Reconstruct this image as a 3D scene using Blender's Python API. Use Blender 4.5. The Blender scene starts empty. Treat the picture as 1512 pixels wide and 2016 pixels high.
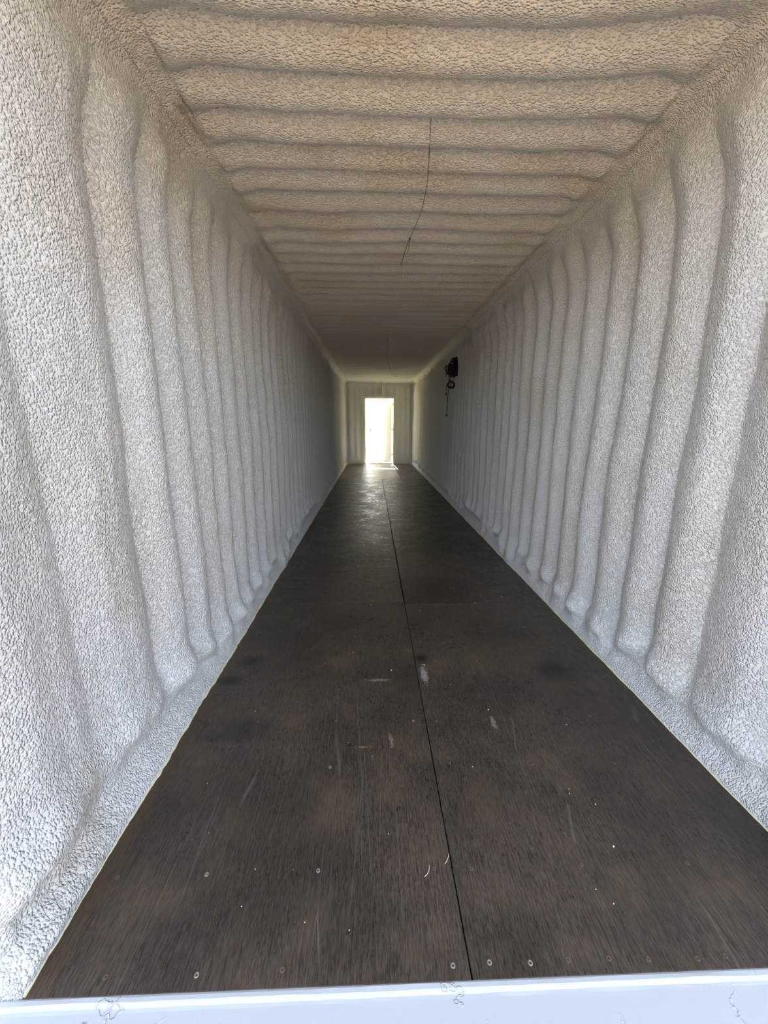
import bpy, math, random
import numpy as np
from mathutils import Vector

C = bpy.context.scene.collection
S = bpy.context.scene
random.seed(7)

# ------------------------------------------------------------ camera
CX, CZ = -0.231, 1.30
cam = bpy.data.cameras.new('camera'); camo = bpy.data.objects.new('camera', cam); C.objects.link(camo)
cam.sensor_fit = 'HORIZONTAL'; cam.sensor_width = 36; cam.lens = 757.0 / 1512 * 36
cam.clip_start = 0.05; cam.clip_end = 500
camo.location = (CX, 0, CZ)
camo.rotation_euler = (math.radians(90 - 13.02), 0, math.radians(-1.73))
S.camera = camo

# ------------------------------------------------------------ sky, sun, exposure
SUN_EL = math.radians(52)
w = bpy.data.worlds.new('world'); S.world = w; w.use_nodes = True
nt = w.node_tree; nt.nodes.clear()
out = nt.nodes.new('ShaderNodeOutputWorld'); bg = nt.nodes.new('ShaderNodeBackground')
sky = nt.nodes.new('ShaderNodeTexSky'); sky.sky_type = 'NISHITA'; sky.sun_disc = False
sky.sun_elevation = SUN_EL; sky.sun_rotation = 0.0; sky.air_density = 1.0; sky.dust_density = 2.5; sky.ozone_density = 1.0
hs = nt.nodes.new('ShaderNodeHueSaturation'); hs.inputs['Saturation'].default_value = .55; nt.links.new(sky.outputs[0], hs.inputs['Color']); nt.links.new(hs.outputs[0], bg.inputs[0]); nt.links.new(bg.outputs[0], out.inputs[0])
bg.inputs[1].default_value = 0.46
sun = bpy.data.lights.new('sun', 'SUN'); sun.energy = 27.0; sun.angle = 0.0093; sun.color = (1, .95, .87)
suno = bpy.data.objects.new('sun', sun); C.objects.link(suno)
sd = Vector((-0.03, math.cos(SUN_EL), math.sin(SUN_EL)))          # towards the sun, beyond the far door
suno.rotation_euler = sd.to_track_quat('Z', 'Y').to_euler(); suno.location = (0, 16, 12)
S.view_settings.view_transform = 'Standard'; S.view_settings.look = 'None'
S.view_settings.gamma = 1; S.view_settings.use_curve_mapping = False
S.view_settings.exposure = 1.27
S.cycles.max_bounces = 7; S.cycles.diffuse_bounces = 6; S.cycles.glossy_bounces = 3
S.cycles.sample_clamp_indirect = 12.0

Y0, Y1 = 0.638, 12.65      # near sill and far wall
WB, ZB, FR = 1.125, 2.595, 0.17   # half width and height at the rib valleys, corner fillet
XO, ZO = 1.22, 2.72        # outside skin

# ------------------------------------------------------------ helpers
def sstep(a, b, x):
    t = np.clip((np.asarray(x, float) - a) / (b - a), 0, 1); return t * t * (3 - 2 * t)

def vnoise(x, y, seed=0):
    x = np.asarray(x, float); y = np.asarray(y, float)
    r = np.random.RandomState(seed).rand(256, 256)
    xi = np.floor(x).astype(int); yi = np.floor(y).astype(int); fx = x - xi; fy = y - yi
    fx = fx * fx * (3 - 2 * fx); fy = fy * fy * (3 - 2 * fy)
    g = lambda a, b: r[a % 256, b % 256]
    return (g(xi, yi) * (1 - fx) * (1 - fy) + g(xi + 1, yi) * fx * (1 - fy) + g(xi, yi + 1) * (1 - fx) * fy + g(xi + 1, yi + 1) * fx * fy) * 2 - 1

def fbm(x, y, seed=0, n=3):
    s = 0; a = 1; t = 0
    for k in range(n):
        s = s + a * vnoise(x * 2 ** k, y * 2 ** k, seed + k); t += a; a *= .5
    return s / t

def link_mesh(name, V, F, mat, parent=None, smooth=True, mats=None, idx=None):
    me = bpy.data.meshes.new(name); me.from_pydata([tuple(map(float, v)) for v in V] if not isinstance(V, np.ndarray) else V.tolist(), [], F if isinstance(F, list) else F.tolist())
    me.materials.append(mat)
    for m in (mats or []): me.materials.append(m)
    me.validate(); me.update()
    if smooth: me.polygons.foreach_set('use_smooth', [True] * len(me.polygons))
    if idx is not None and len(idx) == len(me.polygons): me.polygons.foreach_set('material_index', idx)
    o = bpy.data.objects.new(name, me); C.objects.link(o)
    if parent: o.parent = parent
    return o

def empty(name, loc=(0, 0, 0)):
    o = bpy.data.objects.new(name, None); C.objects.link(o); o.location = loc; return o

def tag(o, label=None, cat=None, group=None, kind=None):
    if label: o['label'] = label
    if cat: o['category'] = cat
    if group: o['group'] = group
    if kind: o['kind'] = kind
    return o

class MB:
    def __init__(s): s.V = []; s.F = []
    def add(s, V, F):
        n = len(s.V); s.V += [tuple(v) for v in V]; s.F += [tuple(i + n for i in f) for f in F]; return s
    def box(s, x0, x1, y0, y1, z0, z1, b=0.0):
        if b <= 0:
            V = [(x, y, z) for x in (x0, x1) for y in (y0, y1) for z in (z0, z1)]
            F = [(0, 1, 3, 2), (4, 6, 7, 5), (0, 4, 5, 1), (2, 3, 7, 6), (0, 2, 6, 4), (1, 5, 7, 3)]
            return s.add(V, F)
        import bmesh
        bm = bmesh.new(); bmesh.ops.create_cube(bm, size=1)
        for v in bm.verts: v.co = Vector(((x0 + x1) / 2 + v.co.x * (x1 - x0), (y0 + y1) / 2 + v.co.y * (y1 - y0), (z0 + z1) / 2 + v.co.z * (z1 - z0)))
        bmesh.ops.bevel(bm, geom=list(bm.edges), offset=b, segments=2, affect='EDGES', profile=.5)
        bm.verts.index_update()
        V = [tuple(v.co) for v in bm.verts]; F = [tuple(v.index for v in f.verts) for f in bm.faces]; bm.free()
        return s.add(V, F)
    def tube(s, P, r, n=8, sub=6, closed=False):
        P = [Vector(p) for p in P]
        if sub > 1:
            Q = []; m = len(P)
            for i in range(m if closed else m - 1):
                a = P[(i - 1) % m] if (closed or i > 0) else P[0]; b = P[i]; c = P[(i + 1) % m]
                d = P[(i + 2) % m] if (closed or i + 2 < m) else P[-1]
                for k in range(sub):
                    t = k / sub
                    Q.append(.5 * ((2 * b) + (c - a) * t + (2 * a - 5 * b + 4 * c - d) * t * t + (3 * b - a - 3 * c + d) * t ** 3))
            if not closed: Q.append(P[-1])
            P = Q
        m = len(P); V = []; up = Vector((0.31, 0.17, .93)).normalized()
        for i, p in enumerate(P):
            t = (P[(i + 1) % m] - P[i - 1]) if closed else (P[min(i + 1, m - 1)] - P[max(i - 1, 0)])
            t.normalize(); u = t.cross(up)
            if u.length < .05: u = t.cross(Vector((1, 0, 0)))
            u.normalize(); v = t.cross(u)
            rr = r[min(len(r) - 1, int(i / m * len(r)))] if isinstance(r, (list, tuple)) else r
            V += [tuple(p + (u * math.cos(a) + v * math.sin(a)) * rr) for a in [2 * math.pi * k / n for k in range(n)]]
        F = []
        for i in range(m if closed else m - 1):
            for k in range(n):
                a = i * n + k; b = i * n + (k + 1) % n; c = ((i + 1) % m) * n
                F.append((a, b, c + (k + 1) % n, c + k))
        if not closed: F += [tuple(range(n))[::-1], tuple((m - 1) * n + k for k in range(n))]
        return s.add(V, F)
    def lathe(s, prof, cx, cy, n=20):          # prof of (r, z), closed with caps
        V = []; F = []
        for r, z in prof: V += [(cx + r * math.cos(2 * math.pi * k / n), cy + r * math.sin(2 * math.pi * k / n), z) for k in range(n)]
        for i in range(len(prof) - 1):
            for k in range(n): F.append((i * n + k, i * n + (k + 1) % n, (i + 1) * n + (k + 1) % n, (i + 1) * n + k))
        F += [tuple(range(n))[::-1], tuple((len(prof) - 1) * n + k for k in range(n))]
        return s.add(V, F)
    def build(s, name, mat, parent=None, smooth=False):
        o = link_mesh(name, s.V, s.F, mat, parent, smooth); return o

class N:                                        # tiny node builder
    def __init__(s, name, rough=.8, spec=.3):
        s.m = bpy.data.materials.new(name); s.m.use_nodes = True; s.t = s.m.node_tree
        s.b = s.t.nodes['Principled BSDF']; s.b.inputs['Roughness'].default_value = rough
        s.b.inputs['Specular IOR Level'].default_value = spec
        s.co = s.t.nodes.new('ShaderNodeTexCoord').outputs['Object']
    def n(s, ty, **k):
        o = s.t.nodes.new(ty)
        for a, v in k.items():
            if a in o.inputs.keys() if isinstance(a, str) else False: pass
            setattr(o, a, v)
        return o
    def l(s, a, b): s.t.links.new(a, b)
    def val(s, sock, v):
        if hasattr(v, 'is_output') or isinstance(v, bpy.types.NodeSocket): s.l(v, sock)
        else: sock.default_value = v
    def mapping(s, sc=(1, 1, 1), loc=(0, 0, 0), rot=(0, 0, 0), src=None):
        m = s.n('ShaderNodeMapping'); s.l(src or s.co, m.inputs[0]); m.inputs['Scale'].default_value = sc; m.inputs['Location'].default_value = loc; m.inputs['Rotation'].default_value = rot
        return m.outputs[0]
    def noise(s, scale, vec=None, det=3, rough=.5, dist=0):
        o = s.n('ShaderNodeTexNoise'); s.l(vec or s.co, o.inputs['Vector']); o.inputs['Scale'].default_value = scale
        o.inputs['Detail'].default_value = det; o.inputs['Roughness'].default_value = rough; o.inputs['Distortion'].default_value = dist
        return o.outputs['Fac']
    def vor(s, scale, vec=None, feature='F1', rnd=1):
        o = s.n('ShaderNodeTexVoronoi', feature=feature); s.l(vec or s.co, o.inputs['Vector']); o.inputs['Scale'].default_value = scale; o.inputs['Randomness'].default_value = rnd
        return o.outputs['Distance']
    def math(s, op, a, b=0.0, c=None, clamp=False):
        o = s.n('ShaderNodeMath', operation=op); o.use_clamp = clamp
        s.val(o.inputs[0], a); s.val(o.inputs[1], b)
        if c is not None: s.val(o.inputs[2], c)
        return o.outputs[0]
    def rng(s, v, a, b, c=0, d=1):
        o = s.n('ShaderNodeMapRange', interpolation_type='SMOOTHSTEP'); s.val(o.inputs[0], v)
        for i, x in enumerate((a, b, c, d)): s.val(o.inputs[i + 1], x)
        return o.outputs[0]
    def mix(s, f, a, b, mode='MIX'):
        o = s.n('ShaderNodeMix', data_type='RGBA', blend_type=mode); s.val(o.inputs[0], f)
        for i, x in ((6, a), (7, b)):
            if isinstance(x, tuple): x = x + (1,) if len(x) == 3 else x
            s.val(o.inputs[i], x)
        return o.outputs[2]
    def sep(s, v=None):
        o = s.n('ShaderNodeSeparateXYZ'); s.l(v or s.co, o.inputs[0]); return o.outputs
    def bump(s, h, st, dist=.01, prev=None):
        o = s.n('ShaderNodeBump'); s.val(o.inputs['Height'], h); s.val(o.inputs['Strength'], st); o.inputs['Distance'].default_value = dist
        if prev is not None: s.l(prev, o.inputs['Normal'])
        return o.outputs[0]
    def end(s, col=None, rough=None, nrm=None, **k):
        if col is not None:
            if isinstance(col, tuple): col = col + (1,) if len(col) == 3 else col
            s.val(s.b.inputs['Base Color'], col)
        if rough is not None: s.val(s.b.inputs['Roughness'], rough)
        if nrm is not None: s.l(nrm, s.b.inputs['Normal'])
        for a, v in k.items(): s.val(s.b.inputs[a.replace('_', ' ')], v)
        return s.m

# ------------------------------------------------------------ materials
def foam_material(name, stretch, tint):
    q = N(name, .75, .25)
    warp = q.mapping(stretch)
    big = q.noise(1.9, q.mapping((1, 1, .6)), det=3)
    ang = q.vor(150, warp, 'F1')                     # pebbled skin of the sprayed foam
    fine = q.noise(105, warp, det=3, rough=.75)
    crk = q.vor(38, q.mapping(stretch, (3, 1, 2)), 'DISTANCE_TO_EDGE')
    crk = q.rng(crk, 0, .07, 1, 0)
    crk = q.math('MULTIPLY', crk, q.rng(big, .50, .62))
    h = q.math('ADD', q.math('MULTIPLY', q.rng(ang, .15, .75), -.55), q.math('MULTIPLY', fine, .8))
    h = q.math('ADD', h, q.math('MULTIPLY', crk, -.35))
    n3 = q.bump(h, 1.0, .0095)
    col = q.mix(q.rng(big, .45, .75), tint, tuple(c * f for c, f in zip(tint, (1.0, .955, .88))))
    stain = q.rng(big, .60, .74)
    col = q.mix(q.math('MULTIPLY', stain, .16), col, (.80, .66, .50))
    return q.end(col, nrm=n3)
M = {}
M['foam_wall'] = foam_material('sprayed foam wall', (1, 1, .8), (.785, .79, .79))
M['foam_ceiling'] = foam_material('sprayed foam ceiling', (.6, 1, 1), (.80, .785, .745))
q = N('cut foam edge', .9, .1); M['foam_edge'] = q.end(q.mix(q.noise(60), (.70, .64, .36), (.82, .80, .66)), nrm=q.bump(q.noise(150), .6, .004))
q = N('painted steel outside', .5, .4); M['steel'] = q.end((.78, .79, .80))
q = N('crumb', .9, .1); M['crumb'] = q.end((.80, .77, .62))
q = N('dark seam', .95, .05); M['dark'] = q.end((.012, .011, .010))

# chipped white threshold paint
q = N('white threshold paint', .42, .45)
lump = q.noise(14, det=4, rough=.6); flake = q.noise(5.5, det=5, rough=.62)
ring = q.math('ABSOLUTE', q.math('SUBTRACT', flake, .56)); ring = q.rng(ring, 0, .012, 1, 0)
ring = q.math('MULTIPLY', ring, q.rng(q.noise(2.2, q.mapping(loc=(2, 8, 1))), .48, .56))
sp = q.vor(9, feature='F1'); spk = q.rng(sp, .035, .05, 1, 0); spk = q.math('MULTIPLY', spk, q.rng(q.noise(4, q.mapping(loc=(1, 1, 1))), .5, .55))
rust = q.rng(q.noise(11, q.mapping((1, .35, 1), (0, 3, 0)), det=4), .70, .78)
colr = q.mix(q.math('MULTIPLY', spk, .8), (.46, .475, .49), (.16, .14, .11)); colr = q.mix(q.math('MULTIPLY', rust, .35), colr, (.5, .45, .38))
M['threshold'] = q.end(colr, nrm=q.bump(ring, .8, .003, q.bump(lump, .35, .004)))

# plywood
def plywood(name, off, dark, light, warm, gray=0.0, stretch=(26, 2.0, 8)):
    q = N(name, .5, .4)
    co = q.mapping(loc=off)
    grain = q.noise(9, q.mapping(stretch, src=co), det=5, rough=.65)
    grain2 = q.noise(38, q.mapping((stretch[0] * .45, stretch[1] * .7, 3), src=co), det=3, rough=.6)
    blot = q.noise(1.6, co, det=5, rough=.6); blot2 = q.noise(4.5, q.mapping(loc=(3, 1, 0), src=co), det=4, rough=.65)
    col = q.mix(q.rng(grain, .34, .68), dark, light)
    col = q.mix(q.rng(grain2, .42, .66, 0, .55), col, tuple(c * 1.5 for c in light))
    col = q.mix(q.rng(blot2, .45, .72, 0, .45), col, warm)
    col = q.mix(q.rng(blot, .40, .62, 0, .45), col, tuple(c * .6 for c in dark))
    sn = q.math('SUBTRACT', q.noise(22, det=4, rough=.7), .5); X_, Y_, Z_ = q.sep()
    col = q.mix(q.math('MULTIPLY', q.rng(q.math('ADD', X_, q.math('MULTIPLY', sn, .12)), -.98, -1.05), .6), col, (.085, .045, .018))
    streak = q.noise(5, q.mapping((40, 1.1, 1), (2, 5, 0), src=co), det=1, rough=.5); col = q.mix(q.rng(streak, .60, .74, 0, .6), col, (.010, .008, .006))
    # oily dark stains at fixed spots on the boards
    for (sx, sy, rx, ry, a) in [(-.915, 1.298, .06, .05, .8), (-.978, 1.129, .06, .04, .85), (.035, 1.295, .04, .04, .85), (.731, 1.158, .09, .08, .75),
                                (-.80, .80, .13, .07, .55), (.42, 1.02, .20, .12, .35), (.10, 1.9, .1, .3, .2)]:
        x, y = X_, Y_
        dx = q.math('DIVIDE', q.math('SUBTRACT', x, sx), rx); dy = q.math('DIVIDE', q.math('SUBTRACT', y, sy), ry)
        d = q.math('SQRT', q.math('ADD', q.math('MULTIPLY', dx, dx), q.math('MULTIPLY', dy, dy)))
        d = q.math('ADD', d, q.math('MULTIPLY', sn, 1.8))
        col = q.mix(q.rng(d, .35, 1.5, a, 0), col, (.012, .010, .011))
    # smears of white paint
    x, y = X_, Y_; sp_ = q.math('SUBTRACT', q.noise(75, det=3, rough=.7), .5)
    for (sx, sy, rx, ry, a, c, fr) in [(.036, 1.15, .020, .075, .8, (.30, .27, .26), 70), (-.208, 1.11, .06, .012, .7, (.22, .20, .18), 90), (-.275, .689, .035, .006, .5, (.30, .18, .09), 60),
                                   (.048, 1.231, .006, .006, 1, (.6, .58, .55), 10), (-.16, .72, .010, .04, .35, (.36, .26, .16), 30), (.30, .80, .012, .05, .45, (.30, .28, .25), 50)]:
        dx = q.math('DIVIDE', q.math('SUBTRACT', x, sx), rx); dy = q.math('DIVIDE', q.math('SUBTRACT', y, sy), ry)
        d = q.math('SQRT', q.math('ADD', q.math('MULTIPLY', dx, dx), q.math('MULTIPLY', dy, dy)))
        d = q.math('ADD', d, q.math('MULTIPLY', sp_, 3.0 if fr > 20 else .4))
        col = q.mix(q.rng(d, .5, 1.1, a, 0), col, c)
    # long scratches with the grain and curved scuffs
    sc = q.vor(1.0, q.mapping((16, .55, 1), (1.3, .2, 0), (0, 0, .03), src=co), 'DISTANCE_TO_EDGE')
    sc = q.math('MULTIPLY', q.rng(sc, 0, .012, 1, 0), q.rng(q.noise(3, q.mapping((1, .3, 1), src=co)), .5, .6))
    wv = q.n('ShaderNodeTexNoise'); q.l(q.mapping(loc=(7, 3, 1), src=co), wv.inputs['Vector']); wv.inputs['Scale'].default_value = 2.2; wv.inputs['Detail'].default_value = 1
    va = q.n('ShaderNodeVectorMath', operation='MULTIPLY_ADD'); q.l(wv.outputs['Color'], va.inputs[0]); va.inputs[1].default_value = (1.1, 1.1, 0); q.l(co, va.inputs[2])
    cs = q.vor(3.1, va.outputs[0], 'DISTANCE_TO_EDGE'); cs2 = q.vor(7.0, va.outputs[0], 'DISTANCE_TO_EDGE')
    cs = q.math('MAXIMUM', q.rng(cs, 0, .010, 1, 0), q.rng(cs2, 0, .016, .8, 0))
    cs = q.math('MULTIPLY', cs, q.rng(blot, .40, .55)); cs = q.math('MULTIPLY', cs, q.rng(Y_, 3.6, 5.2))
    allsc = q.math('MAXIMUM', sc, cs)
    col = q.mix(q.math('MULTIPLY', allsc, .30), col, (.20, .17, .14))
    rgh = q.rng(grain2, .3, .7, .30, .46); rgh = q.math('ADD', rgh, q.math('MULTIPLY', allsc, .15))
    rgh = q.math('ADD', rgh, q.math('ADD', q.rng(blot2, .35, .65, -.05, .10), q.math('MULTIPLY', sn, .7)))
    h = q.math('SUBTRACT', q.math('ADD', q.math('MULTIPLY', grain, .7), q.math('MULTIPLY', grain2, .5)), q.math('MULTIPLY', allsc, .6))
    return q.end(col, rgh, q.bump(h, .45, .0022))
M['ply'] = [plywood('dark plywood %d' % k, (k * 3.7, k * 5.1, k), (.022, .0155, .010), (.080, .060, .045), (.118, .082, .048)) for k in range(3)]
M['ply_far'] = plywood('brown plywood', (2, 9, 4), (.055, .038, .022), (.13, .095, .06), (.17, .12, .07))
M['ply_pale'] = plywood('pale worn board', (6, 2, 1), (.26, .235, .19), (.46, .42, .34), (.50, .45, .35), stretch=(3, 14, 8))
q = N('screw steel', .45, .5); M['screw'] = q.end(q.mix(q.noise(90), (.16, .12, .09), (.42, .40, .37)), Metallic=.6)
q = N('rusted screw', .75, .3); M['screw_rust'] = q.end(q.mix(q.noise(120), (.05, .035, .025), (.16, .11, .075)))
q = N('black plastic', .55, .12); M['black'] = q.end((.008, .008, .009))
q = N('black rubber', .6, .3); M['rubber'] = q.end((.010, .010, .010))
q = N('bright label', .4, .5); M['whitebit'] = q.end((.8, .8, .78))
q = N('steel bolt', .3, .5); M['bolt'] = q.end((.7, .7, .7), Metallic=.8)
q = N('door frame paint', .5, .4); M['frame'] = q.end((.74, .73, .67))
q = N('door leaf paint', .45, .4); M['leaf'] = q.end((.84, .83, .78))
q = N('dark handle', .4, .5); M['handle'] = q.end((.015, .015, .018), Metallic=.0)
q = N('dark wire', .5, .4); M['wire_dark'] = q.end((.05, .035, .025))
q = N('pale wire', .5, .4); M['wire_pale'] = q.end((.86, .84, .78))
q = N('shaving', .8, .2); M['shaving'] = q.end((.62, .56, .44))
q = N('bare ground and dry grass', .95, .1)
x, y, z = q.sep(); g = q.noise(1.2, det=5); far = q.rng(y, 12.8, 14)
c1 = q.mix(g, (.132, .096, .060), (.100, .075, .049)); c2 = q.mix(g, (.74, .68, .30), (.60, .55, .24))
M['ground'] = q.end(q.mix(far, c1, c2), nrm=q.bump(q.noise(30, det=4), .5, .02))

# ------------------------------------------------------------ sprayed foam shell
def extend(lst, pitch, y0, y1, seed):
    r = random.Random(seed); a = list(lst)
    while a[-1] < y1: a.append(a[-1] + pitch + r.uniform(-.012, .012))
    while a[0] > y0: a.insert(0, a[0] - pitch)
    return np.array(a)
GL = extend([.66, 1.07, 1.45, 1.71, 1.943, 2.163, 2.381, 2.63, 2.85], .232, .3, 13, 1)
GR = extend([.66, 1.04, 1.412, 1.66, 1.905, 2.155, 2.39, 2.64, 2.875, 3.117], .236, .3, 13, 2)
GC = extend([1.40, 1.616, 1.818, 2.008, 2.204, 2.384, 2.574, 2.784, 2.99], .1935, .3, 13, 3)

def phase(g, y): return np.interp(y, g, np.arange(len(g)))
def rib(t, p):
    s = np.abs(np.sin(np.pi * t)); return np.maximum(np.sqrt(s * s + .002) - .0447, 0) ** p
# cross-section path, arc length s: left wall up, fillet, ceiling, fillet, right wall down
hw = ZB - FR; fa = FR * math.pi / 2; cw = 2 * (WB - FR)
L_TOT = 2 * hw + 2 * fa + cw; S1 = hw + fa / 2; S2 = L_TOT - S1
def section(s):
    s = np.asarray(s, float); mir = s > L_TOT / 2; t = np.where(mir, L_TOT - s, s)
    th = np.clip((t - hw) / fa, 0, 1) * math.pi / 2
    on_w = t < hw; on_c = t > hw + fa
    x = np.where(on_w, -WB, np.where(on_c, -WB + FR + (t - hw - fa), -WB + FR - FR * np.cos(th)))
    z = np.where(on_w, t, np.where(on_c, ZB, hw + FR * np.sin(th)))
    nx = np.where(on_w, 1, np.where(on_c, 0, np.cos(th))); nz = np.where(on_w, 0, np.where(on_c, -1, -np.sin(th)))
    sg = np.where(mir, -1, 1); return x * sg, z, nx * sg, nz, t, mir

def shell(s, y):
    x, z, nx, nz, t, mir = section(s)
    wob = fbm(y * 1.3, s * .9, 11, 2) * .12 + fbm(y * 4, s * 3.2, 14, 2) * .045
    # wall ribs
    topz = 2.41 + .05 * vnoise(y * 4.3, s * 0 + 3, 21) 
    botz = .115 + .05 * vnoise(y * 4.1 + 7, s * 0, 22) + .06 * (1 - mir) * sstep(1.9, 1.2, y)
    mw = (1 - sstep(topz - .14, topz + .10, t)) * sstep(botz - .06, botz + .10, t)
    pl = phase(GL, y) + wob; pr = phase(GR, y) + wob
    # ribs lean a little as they run into the corner
    lean = sstep(hw - .35, hw + .15, t) * (.35 + .45 * sstep(2, 4, y))
    tt = np.where(mir, pr, pl) - lean
    nearL = 1 - .45 * (1 - mir) * sstep(1.5, 1.0, y)
    W = (((.056 + .034 * sstep(2.0, 5.5, y)) * rib(tt, .95)) * nearL - .004 - .024 * sstep(2.0, 5.5, y)) * mw
    W2 = (.004 + .008 * sstep(2.0, 1.2, y)) * fbm(tt * 3, s * .4, 33, 2) * mw                     # faint secondary fold on each rib
    # ceiling ribs
    mc = sstep(hw + fa * .62, hw + fa + .10, t)
    arch = .25 * (1 - sstep(hw + fa * .5, hw + fa + .45, t))    # ends curl towards the corner
    pc = phase(GC, y) + wob * .55 + arch * np.where(mir, .6, .9) + np.where(mir, .35, 0) * sstep(2.2, 1.2, y) * (1 - sstep(L_TOT / 2 - .95, L_TOT / 2 - .2, t))
    W3 = ((.054 + .028 * sstep(2.2, 5.5, y)) * rib(pc, .95) - .005 - .021 * sstep(2.2, 5.5, y) + .003 * fbm(pc * 3, s * .6, 35, 2)) * mc
    # plump corner cove between wall ribs and ceiling ribs
    cove = .036 * sstep(hw - .22, hw + .05, t) * (1 - sstep(hw + fa - .02, hw + fa + .12, t))
    cove = cove * (1 + .5 * fbm(y * 3, t * 2, 31, 2))
    # broken crease where the two foam passes meet
    sc_ = hw + fa * .80 + .03 * fbm(y * 2.7, t * 0, 41, 3)
    crease = -.020 * np.exp(-((t - sc_) / .011) ** 2) * sstep(-.25, .3, fbm(y * 5, t * 0 + 5, 43, 2)) * sstep(6, 2.5, y)
    crease2 = -.012 * np.exp(-((t - sc_ - .035) / .007) ** 2) * sstep(.0, .4, fbm(y * 7, t * 0 + 9, 45, 2)) * sstep(5, 2.0, y)
    # foot: bulging toes under the ribs, then a flat lip feathered onto the floor
    toe = .030 * np.exp(-((t - botz - .03) / .07) ** 2) * (.6 + .8 * rib(tt + .1, 1.0)) * (1 + .7 * fbm(y * 6, t * 7, 51, 2))
    lip = .072 * (1 - sstep(0, .15, t)) ** 1.5
    fold = -.009 * np.exp(-((t - .10 - .035 * fbm(y * 3, t * 0, 55, 3)) / .010) ** 2) * sstep(-.1, .3, fbm(y * 4, t * 0, 56, 2))
    # door-end collar and opening-end swelling
    ye = Y1 - .30 + .02 * vnoise(s * 5, s * 0, 61)
    col = .070 * sstep(ye - .05, ye + .03, y)
    rm = 1 - sstep(ye - .16, ye, y)
    neare = .030 * sstep(1.15, .75, y) * (1 + .4 * fbm(y * 2, s * 1.5, 63, 2))
    lum = -.03 * sstep(Y0 + .05, Y0, y) + .012 * fbm(y * 1.7, s * 1.6, 71, 2) + .005 * fbm(y * 9, s * 6, 73, 2)
    pop = (.0022 * fbm(y * 42, s * 36, 75, 2)) * sstep(7, 3, y)
    rough = .0035 * fbm(y * 26, s * 26, 77, 2) * sstep(hw - .35, hw, t) * (1 - sstep(hw + fa, hw + fa + .2, t)) * sstep(6, 2.5, y)
    rough = rough - .009 * np.maximum(0, fbm(y * 9, t * 13, 87, 2) - .05) ** .6 * sstep(.02, .10, t) * (1 - sstep(.22, .36, t)) + .005 * fbm(y * 17, t * 19, 89, 2) * (1 - sstep(.2, .35, t)) * sstep(.01, .05, t)
    keep = sstep(0, .05, t)
    d = (W + W2 + W3 + cove + crease + crease2 + toe + fold) * rm + lip + col * (1 - .6 * (1 - sstep(0, .2, t))) + neare * keep + lum * keep * .9 + pop + rough
    d = d + .004 * fbm(y * 3.1, y * 0, 81, 3) * (1 - keep)
    return x + nx * d, z + nz * d * np.where(t < .01, 0, 1), d

ys = [Y0]
while ys[-1] < Y1 + .02:
    y = ys[-1]; ys.append(y + (.0065 if y < 2.2 else .010 if y < 4 else 0.012))
ys = np.array(ys)
def shell_part(name, sa, sb, ds, border):
    n = int((sb - sa) / ds); sv = np.linspace(sa, sb, n + 1)
    SS, YY = np.meshgrid(sv, ys, indexing='ij')
    X, Z, d = shell(SS, YY)
    V = np.stack([X, YY, Z], -1).reshape(-1, 3); m = len(ys); nn = n + 1
    i = np.arange(n)[:, None] * m; j = np.arange(m - 1)[None, :]
    F = np.stack([i + j, i + m + j, i + m + j + 1, i + j + 1], -1).reshape(-1, 4)
    if name == 'wall_left' or True: F = F[:, ::-1]
    F = F.tolist(); nfront = len(F); V = V.tolist()
    # back it with the steel skin so it is a solid slab
    rim = [(k, 0) for k in range(nn)] + [(n, k) for k in range(1, m)] + [(k, m - 1) for k in range(n - 1, -1, -1)] + [(0, k) for k in range(m - 2, 0, -1)]
    base = len(V); ids = [a * m + b for a, b in rim]
    for a, b in rim: V.append(border(sv[a], ys[b], V[a * m + b]))
    R = len(rim)
    endcap = [m_ for m_ in range(R) if rim[m_][1] == 0 and rim[(m_ + 1) % R][1] == 0]
    for k in range(R): F.append([ids[k], ids[(k + 1) % R], base + (k + 1) % R, base + k])
    F.append([base + k for k in range(R)][::-1])
    idx = [0] * nfront + [1] * (len(F) - nfront)
    for m_ in endcap: idx[nfront + m_] = 0
    o = link_mesh(name, V, F, M['foam_ceiling' if name == 'ceiling' else 'foam_wall'], mats=[M['steel']], idx=idx)
    tag(o, kind='structure'); return o
def bl(s, y, p):
    if s >= S1 - 1e-6: return (-XO, y, ZO)
    return (-XO, y, -.15 + (s / S1) * (ZO + .15))
def br(s, y, p):
    t = L_TOT - s
    return (XO, y, -.15 + (t / S1) * (ZO + .15))
def bc(s, y, p): return ((-1 + 2 * (s - S1) / (S2 - S1)) * XO, y, ZO)
shell_part('wall_left', 0, S1, .0095, bl)
shell_part('wall_right', S2, L_TOT, .0095, br)
shell_part('ceiling', S1, S2, .0095, bc)

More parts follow.
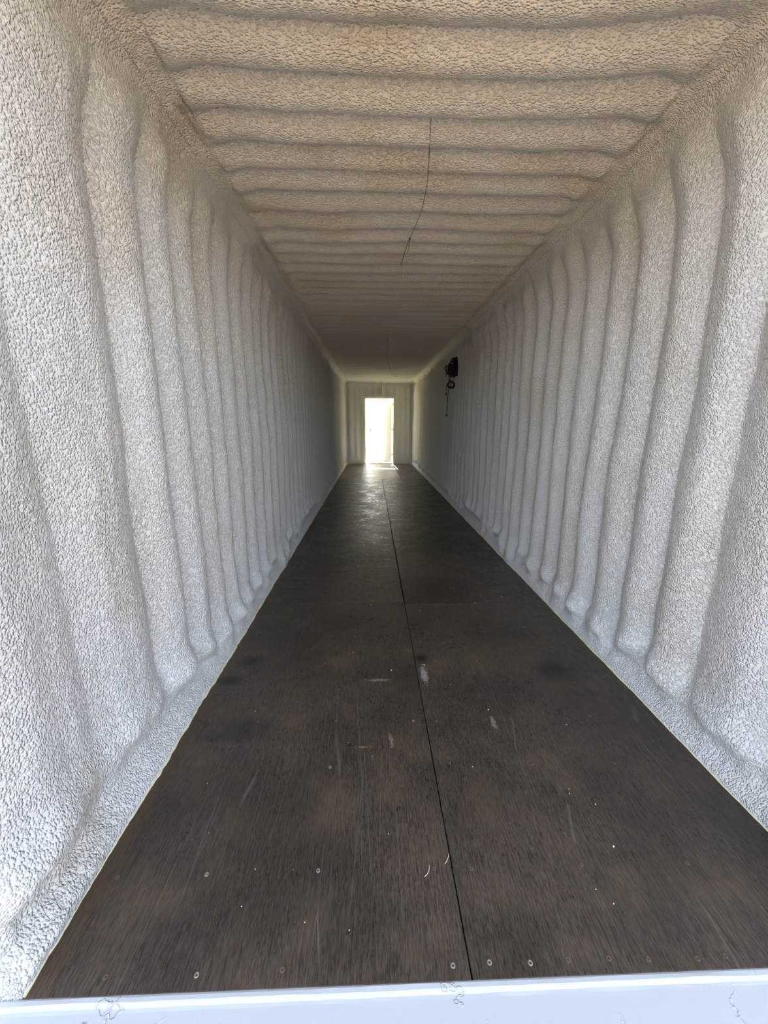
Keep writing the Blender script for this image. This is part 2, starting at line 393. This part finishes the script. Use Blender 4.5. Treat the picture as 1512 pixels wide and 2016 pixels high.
# ------------------------------------------------------------ far wall with its doorway
DX0, DX1, DZ = -.505, .495, 2.115
def axis(vals, step):
    out = []
    for a, b in zip(vals[:-1], vals[1:]):
        k = max(1, round((b - a) / step)); out += list(np.linspace(a, b, k + 1)[:-1])
    return np.array(out + [vals[-1]])
xs = axis([-XO, DX0, DX1, XO], .014); zs = axis([0, DZ, ZO], .014)
XX, ZZ = np.meshgrid(xs, zs, indexing='ij')
def far_d(x, z):
    pb = np.array([-1.4, -1.0, -.80, -.62, -.40, -.20, .0, .2, .45, .66, .86, 1.05, 1.4])
    t = np.interp(x + .012 * fbm(z * 2, x * 0, 5, 2), pb, np.arange(len(pb)))
    m = sstep(.10, .30, z) * (1 - sstep(2.32, 2.44, z))
    d = .065 * rib(t, .8) * m + .012 * fbm(x * 5, z * 5, 91, 3) + .004 * fbm(x * 24, z * 24, 93, 2)
    d = d + .05 * (1 - m) * (1 + .4 * fbm(x * 6, z * 3, 95, 2))
    # blobs sprayed round the frame head
    hb = np.exp(-((z - DZ - .055) / .035) ** 2) * sstep(DX0 - .1, DX0, x) * (1 - sstep(DX1, DX1 + .1, x))
    d = d + hb * (.035 + .05 * vnoise(x * 9, x * 0, 97))
    # pulled back foam corners against the side rails
    d = d - .05 * np.exp(-((np.abs(x) - 1.02) / .03) ** 2) * sstep(.2, .6, z)
    return d
D = far_d(XX, ZZ)
V = np.stack([XX, Y1 - D, ZZ], -1).reshape(-1, 3).tolist(); nz_ = len(zs); F = []
for i in range(len(xs) - 1):
    for j in range(nz_ - 1):
        xm = (xs[i] + xs[i + 1]) / 2; zm = (zs[j] + zs[j + 1]) / 2
        if DX0 < xm < DX1 and zm < DZ: continue
        F.append([i * nz_ + j, (i + 1) * nz_ + j, (i + 1) * nz_ + j + 1, i * nz_ + j + 1])
nf = len(F)
# returns round the opening and a rear skin
def key(x, z): return int(np.argmin(abs(xs - x))) * nz_ + int(np.argmin(abs(zs - z)))
loop = [key(DX0, z) for z in zs if z <= DZ + 1e-6] + [key(x, DZ) for x in xs if DX0 < x < DX1] + [key(DX1, z) for z in zs[::-1] if z <= DZ + 1e-6]
base = len(V)
for k in loop: V.append([V[k][0], Y1 + .10, V[k][2]])
for k in range(len(loop) - 1): F.append([loop[k], loop[k + 1], base + k + 1, base + k])
b2 = len(V); YB = Y1 + .10
for (x, z) in [(-XO, 0), (DX0, 0), (DX0, DZ), (DX1, DZ), (DX1, 0), (XO, 0), (XO, ZO), (-XO, ZO)]: V.append([x, YB, z])
F += [[b2, b2 + 7, b2 + 2, b2 + 1], [b2 + 7, b2 + 6, b2 + 3, b2 + 2], [b2 + 3, b2 + 6, b2 + 5, b2 + 4]]
o = link_mesh('wall_back', V, F, M['foam_wall'], mats=[M['steel']], idx=[0] * nf + [1] * (len(F) - nf)); tag(o, kind='structure')
# the steel skin of sides and roof runs on to close against it
mb = MB()
# ------------------------------------------------------------ door at the far end
YD = Y1 + .02
door = empty('door_1', (0, Y1, 0)); tag(door, kind='structure')
def dpart(mb, name, mat, parent, smooth=False):
    o = mb.build(name, mat, parent, smooth)
    if parent: o.matrix_parent_inverse = parent.matrix_world.inverted() if parent.type != 'EMPTY' else o.matrix_parent_inverse
    return o
mb = MB()
fw, fd0, fd1 = .052, -.075, .09
mb.box(DX0, DX0 + fw, fd0, fd1, 0, DZ, .004); mb.box(DX1 - fw, DX1, fd0, fd1, 0, DZ, .004); mb.box(DX0 + fw - .004, DX1 - fw + .004, fd0, fd1, DZ - fw, DZ, .004)
mb.box(DX0 + fw - .002, DX0 + fw + .016, .02, .05, 0, DZ - fw); mb.box(DX0 + fw, DX1 - fw, .02, .05, DZ - fw - .016, DZ - fw + .002)
mb.box(DX0 + fw - .004, DX1 - fw + .004, -.05, fd1, 0, .022, .004)
mb.build('door_frame', M['frame'], door)
leaf = empty('hinge', (0, 0, 0)); C.objects.unlink(leaf); bpy.data.objects.remove(leaf)
HX, HY, LW, AN = DX1 - fw - .045, .10, .86, math.radians(30)
def lp(u, v, z): return (HX - math.cos(AN) * u + math.sin(AN) * v, HY + math.sin(AN) * u + math.cos(AN) * v, z)
def lbox(mb, u0, u1, v0, v1, z0, z1, b=0):
    t = MB().box(u0, u1, v0, v1, z0, z1, b); return mb.add([lp(*v) for v in t.V], [f[::-1] for f in t.F])
lf = lbox(MB(), 0, LW, 0, .042, .035, DZ - fw - .02, .004).build('door_leaf', M['leaf'], door)
hd = MB(); lbox(hd, LW - .085, LW - .045, -.008, 0, 1.00, 1.16, .002); lbox(hd, LW - .075, LW - .055, -.055, -.006, 1.075, 1.095, .003); lbox(hd, LW - .19, LW - .055, -.058, -.040, 1.074, 1.096, .004)
hd.build('door_handle', M['handle'], lf)
for z in (.25, 1.05, 1.83):
    h_ = MB(); h_.lathe([(.010, z), (.012, z + .004), (.012, z + .096), (.010, z + .10)], HX + .014, HY - .006, 12); h_.box(HX + .014, DX1 - fw + .001, HY - .012, HY - .006, z, z + .10)
    h_.build('hinge', M['frame'], door)

# ------------------------------------------------------------ floor of plywood sheets
floor = empty('floor', (0, Y0, 0)); tag(floor, kind='structure')
sub = MB().box(-XO, XO, .004, Y1 - Y0 + .35, -.15, -.0285).build('floor_base', M['dark'], floor)
rows_l = [Y0, 2.66, 4.60, 6.95, 9.12]; rows_r = [Y0, 2.60, 4.774, 7.05, 9.12]
G = .0022; sheets = []
def sheet(x0, x1, y0, y1, mat, g0=G, g1=G):
    y0 -= Y0; y1 -= Y0
    nx_, ny_ = max(2, int((x1 - x0) / .06)), max(2, int((y1 - y0) / .06))
    mb = MB().box(x0, x1, y0 + g0, y1 - g1, -.028, 0.0, .0012)
    o = mb.build('plywood_sheet', mat, floor); sheets.append((x0, x1, y0 + Y0, y1 + Y0, o)); return o
for k in range(4):
    sheet(-1.12, -G * (.8 if k == 0 else 1.9), rows_l[k], rows_l[k + 1], M['ply'][k % 3], 0 if k == 0 else .0006)
    sheet(G * (.8 if k == 0 else 1.9), 1.12, rows_r[k], rows_r[k + 1], M['ply'][(k + 1) % 3], 0 if k == 0 else (.004 if k == 2 else .0008))
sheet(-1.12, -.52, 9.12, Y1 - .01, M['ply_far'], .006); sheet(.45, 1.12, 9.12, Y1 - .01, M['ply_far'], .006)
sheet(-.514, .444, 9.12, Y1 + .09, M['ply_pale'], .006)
# screws sunk in the sheets
scr = [(-0.988, 0.882), (-0.729, 0.882), (-0.401, 0.882), (-0.881, 0.670), (-0.664, 0.667), (-0.459, 0.67), (-0.401, 1.474), (-0.055, 1.464), (0.047, 1.458), (-0.403, 1.236),
       (-0.054, 0.877), (0.058, 0.874), (0.393, 0.874), (0.715, 0.868), (-0.041, 0.665), (0.05, 0.668), (0.151, 0.664), (0.247, 0.667), (0.35, 0.666), (0.448, 0.662), (0.57, 0.659), (0.644, 0.662),
       (0.384, 1.463), (0.71, 1.221), (0.387, 1.226), (.75, 1.47), (-.75, 1.48), (-.75, 2.10), (-.40, 2.08), (.05, 2.09), (.40, 2.08), (.72, 2.10), (-.055, 2.62), (.05, 2.57), (-.4, 2.72), (.4, 2.66)]
pal = {4, 1, 2, 7, 16, 14, 15, 9}
for k, (x, y) in enumerate(scr):
    par = next((s for s in sheets if s[0] < x < s[1] and s[2] < y < s[3]), None)
    if not par: continue
    r = .0062; yy = y - Y0
    m = MB().lathe([(r * .9, -.0035), (r, -.0001), (r * .95, .0009), (r * .50, .0011), (r * .22, -.0012)], x, yy, 14)
    so = m.build('screw', M['screw' if k in pal else 'screw_rust'], par[4], True)

# white-painted steel threshold under the near edge
mb = MB(); prof = [(.0, -.03), (.0, -.001), (-.004, .0015), (-.012, .0015), (-.0145, -.003), (-.018, -.0075), (-.024, -.008), (-.30, -.012), (-.30, -.15), (.0, -.15)]
nX = 260; V = []; F = []
for i in range(nX + 1):
    x = -XO + 2 * XO * i / nX
    for k, (dy, dz) in enumerate(prof):
        jit = float(fbm(x * 9, k * 3.3, 101, 3)) if 1 < k < 7 else 0
        skew = -.012 * (x / XO) if 0 < k < 7 else 0
        V.append((x, Y0 + .0 + dy + jit * .0022 , dz + jit * .0009))
P = len(prof)
for i in range(nX):
    for k in range(P): F.append((i * P + k, i * P + (k + 1) % P, (i + 1) * P + (k + 1) % P, (i + 1) * P + k))
F += [tuple(range(P)), tuple(nX * P + k for k in range(P))[::-1]]
o = link_mesh('trim_1', V, F, M['threshold'], smooth=False); tag(o, kind='structure')

# yellowish trimmed foam lips along both floor edges
def lipstrip(name, side, seed):
    V = []; F = []; yv = np.arange(Y0 + .003, Y1 - .02, .012)
    sx, sz, _ = shell(np.full(len(yv), 0.0 if side < 0 else L_TOT), yv)
    for k, y in enumerate(yv):
        e = .004 + .0035 * float(fbm(y * 8, y * 0, seed, 3)) + (.006 if float(vnoise(y * 1.3, 0, seed + 3)) > .35 else 0) * (.5 + .5 * float(vnoise(y * 40, 0, seed + 5)))
        xi = sx[k] - side * e; xo = sx[k] + side * .05; t = .006 + .002 * float(vnoise(y * 20, 1, seed))
        V += [(xo, y, .0002), (xi, y, .0002), (xi + side * .0015, y, t * .7), (xo, y, t + .006)]
    for k in range(len(yv) - 1):
        for j in range(4): F.append((k * 4 + j, k * 4 + (j + 1) % 4, k * 4 + 4 + (j + 1) % 4, k * 4 + 4 + j))
    F += [(0, 1, 2, 3), tuple(len(V) - 4 + j for j in (3, 2, 1, 0))]
    o = link_mesh(name, V, F, M['foam_edge'], smooth=False); tag(o, kind='structure')
lipstrip('trim_2', -1, 201); lipstrip('trim_3', 1, 231)

# ------------------------------------------------------------ ground outside
g = MB().box(-60, 60, -40, 120, -.60, -.30).build('ground', M['ground']); tag(g, kind='structure')

# ------------------------------------------------------------ black unit high on the right wall
U = empty('electrical_box', (1.07, 6.25, 2.02)); tag(U, 'black electrical box with a coiled cord, mounted high on the right ribbed wall', 'electrical box')
b = MB(); b.box(-.125, .0, 0, .20, .0, .155, .006); b.box(-.085, .0, .0, .20, .15, .205, .006); b.box(-.055, .0, 0, .20, .20, .262, .006); b.build('housing', M['black'], U)
b = MB(); b.box(-.004, .03, -.01, .21, -.012, .275, .003); b.build('mounting_plate', M['black'], U)
b = MB(); b.tube([(-.12, .05, .145), (-.158, .05, .14), (-.160, .05, .085), (-.120, .05, .080)], .007, 8, 4); b.build('handle', M['black'], U, True)
b = MB(); b.lathe([(.008, 0), (.009, .002), (.006, .004)], 0, 0, 12); v = [(-.062 + a, -.001 - c, .175 + bb) for a, bb, c in b.V]; b2_ = MB().add(v, b.F); o = b2_.build('bolt', M['bolt'], U)
b = MB(); b.box(-.135, -.105, .0, .03, -.016, .004, .004); b.build('cord_connector', M['whitebit'], U)
b = MB()
b.tube([(-.10, .02, .0), (-.095, .018, -.04), (-.10, .015, -.085)], .006); b.tube([(-.078, .02, .0), (-.082, .018, -.05), (-.075, .015, -.09)], .005)
for k in range(4):
    cx_, cz_ = -.065 + .006 * math.sin(k * 2.1), -.140 + .005 * math.cos(k * 2.7); rx = .058 - .005 * k; rz = .052 - .005 * (k % 3)
    b.tube([(cx_ + rx * math.cos(a), .012 - .008 * k + .006 * math.sin(2 * a + k), cz_ + rz * math.sin(a)) for a in [i * math.pi / 6 for i in range(12)]], .0058, 7, 4, True)
b.tube([(-.03, .01, -.10), (-.08, 0, -.13), (-.06, 0, -.185)], .0055)
b.tube([(-.118, .01, -.12), (-.138, .01, -.17), (-.134, .01, -.23), (-.136, .01, -.27)], .0052)
b.tube([(-.105, .01, -.165), (-.108, .01, -.30), (-.112, .01, -.48), (-.116, .01, -.56)], .0045)
b.build('cord', M['rubber'], U, True)
for (px, pz, hh) in ((-.136, -.30, .045), (-.117, -.615, .055)):
    b = MB().lathe([(.004, pz + hh), (.008, pz + hh * .6), (.013, pz + hh * .2), (.013, pz)], px, .01, 10); b.build('plug', M['rubber'], U, True)

# ------------------------------------------------------------ thin wires along the ceiling
def ceil_z(x, y):
    sv = np.array([L_TOT / 2 + x]); X, Z, _ = shell(sv, np.array([y])); return float(Z[0])
def wire(pts, r, mats, name, label, group=None, sub=5):
    root = empty(name, (pts[0][0], pts[0][1], pts[0][2])); tag(root, label, 'wire', group); return root
def wpart(root, pts, r, mat, name='strand'):
    o0 = Vector(root.location); MB().tube([tuple(Vector(p) - o0) for p in pts], r, 6, 6).build(name, mat, root, True)
a0 = (.031, 1.985, ceil_z(.031, 1.985) + .004)
w1 = empty('hanging_wire', a0); tag(w1, 'thin dark wire poking out of the nearest ceiling ribs and running to a knot', 'wire')
p1 = [a0, (.045, 2.13, 2.505), (.060, 2.30, 2.498), (.064, 2.56, 2.500), (.047, 2.75, 2.500), (.028, 2.90, 2.497)]
wpart(w1, p1, .0016, M['wire_dark'], 'strand')
wpart(w1, [(.028, 2.90, 2.497), (.012, 3.08, 2.492), (.005, 3.2, 2.486), (-.002, 3.30, 2.482)], .0022, M['wire_dark'], 'loose_end')
wpart(w1, [(.028, 2.90, 2.497), (.034, 3.03, 2.505), (.037, 3.17, 2.512)], .0014, M['wire_dark'], 'loose_end')
o0 = Vector(w1.location); k_ = Vector((.028, 2.90, 2.497)) - o0
MB().tube([tuple(k_ + Vector(v)) for v in ((-.006, -.006, 0), (.005, -.002, .005), (.004, .006, -.004), (-.005, .004, .003), (0, -.004, -.005))], .0022, 6, 4).build('knot', M['wire_dark'], w1, True)
w2 = empty('hanging_wire', (.040, 3.42, ceil_z(.04, 3.42))); tag(w2, 'pale thin wire drooping left from the ceiling beyond the knotted dark wire', 'wire')
wpart(w2, [(.040, 3.42, ceil_z(.04, 3.42)), (.043, 3.62, 2.51), (.040, 3.85, 2.50), (.018, 4.15, 2.49), (-.028, 4.5, 2.48), (-.065, 4.75, 2.475), (-.118, 5.1, 2.465)], .0036, M['wire_pale'], 'strand')
w3 = empty('hanging_wire', (.012, 5.90, ceil_z(.012, 5.9))); tag(w3, 'dark thin wire sagging under the far ceiling, left of the black box', 'wire')
wpart(w3, [(.012, 5.90, ceil_z(.012, 5.9)), (.02, 6.6, 2.51), (.06, 7.6, 2.49), (.12, 8.4, 2.48), (.22, 9.4, 2.47), (.30, 10.0, 2.47), (.40, 10.4, 2.46)], .0035, M['wire_dark'], 'strand')
w4 = empty('hanging_wire', (.061, 12.1, ceil_z(.061, 12.1))); tag(w4, 'thin wire hanging straight down in front of the far wall above the doorway', 'wire')
wpart(w4, [(.061, 12.1, ceil_z(.061, 12.1)), (.062, 12.1, 2.4), (.066, 12.1, 2.25), (.07, 12.1, 2.12)], .004, M['wire_dark'], 'strand')

# ------------------------------------------------------------ bits on the floor
def curl(pts, label):
    c = Vector((sum(p[0] for p in pts) / len(pts), sum(p[1] for p in pts) / len(pts), 0))
    o = MB().tube([(p[0] - c.x, p[1] - c.y, p[2] + .0008) for p in pts], .0009, 6, 6).build('shaving', M['shaving'], None, True); o.location = c
    tag(o, label, 'shaving')
curl([(-.003, .915, .002), (-.006, .905, .004), (-.012, .895, .003), (-.020, .887, .001)], 'pale curled shaving lying on the seam between the two nearest plywood sheets')
curl([(-.068, .885, .001), (-.070, .873, .003), (-.076, .862, .003), (-.086, .855, .001)], 'pale curled shaving lying just left of the seam, nearer than its neighbour')
pre = [(-.137, 1.826), (-.35, 2.0), (.02, 1.75), (.30, 1.52), (.52, .92), (.43, .775), (-.60, .80), (-.42, .76), (.40, .81), (.16, 1.70), (-.34, 1.35), (-.24, 1.28), (.62, 1.42),
       (.15, 1.22), (.47, 1.10), (-.30, .74), (-.77, 1.0), (-.85, 1.18), (-.25, 2.6), (.10, 2.5), (.52, 2.6), (.62, 2.63), (.75, 2.25), (-.1, 2.95), (.2, 2.35), (-.6, 1.6), (-.5, 1.9), (.35, 1.9), (.8, 1.7)]
r = random.Random(4)
for _ in range(12): pre.append((r.uniform(-.9, .9), .75 + 2.6 * r.random() ** 1.3))
import bmesh
bm = bmesh.new(); bmesh.ops.create_icosphere(bm, subdivisions=2, radius=1)
for v in bm.verts: v.co *= 1 + .22 * math.sin(v.co.x * 5 + v.co.y * 3) * math.cos(v.co.z * 4)
me = bpy.data.meshes.new('foam_crumb'); bm.to_mesh(me); bm.free(); me.materials.append(M['crumb'])
for k, (x, y) in enumerate(pre):
    s_ = (.0026 if k in (0, 4) else r.uniform(.0008, .0017)) * (1 if y < 2 else 1.4)
    o = bpy.data.objects.new('foam_crumb', me); C.objects.link(o); o.scale = (s_, s_ * r.uniform(1, 1.9), s_ * .8); o.rotation_euler[2] = r.uniform(0, 3); o.location = (x, y, s_ * .7)
    if k == 0: tag(o, 'largest pale foam crumb, just left of the seam in the middle of the nearer floor', 'crumb')
    elif k == 4: tag(o, 'bright pale foam crumb on the right-hand sheet, near the right row of screws', 'crumb')
    else:
        side = 'left' if x < 0 else 'right'
        wh = 'near the white threshold' if y < 1.0 else 'partway along the nearest sheet' if y < 2.0 else 'around the first cross seam'
        tag(o, 'tiny pale crumb on the floor, %s of the seam, %s' % (side, wh), 'crumb', 'foam crumbs %s of the seam, %s' % (side, wh))
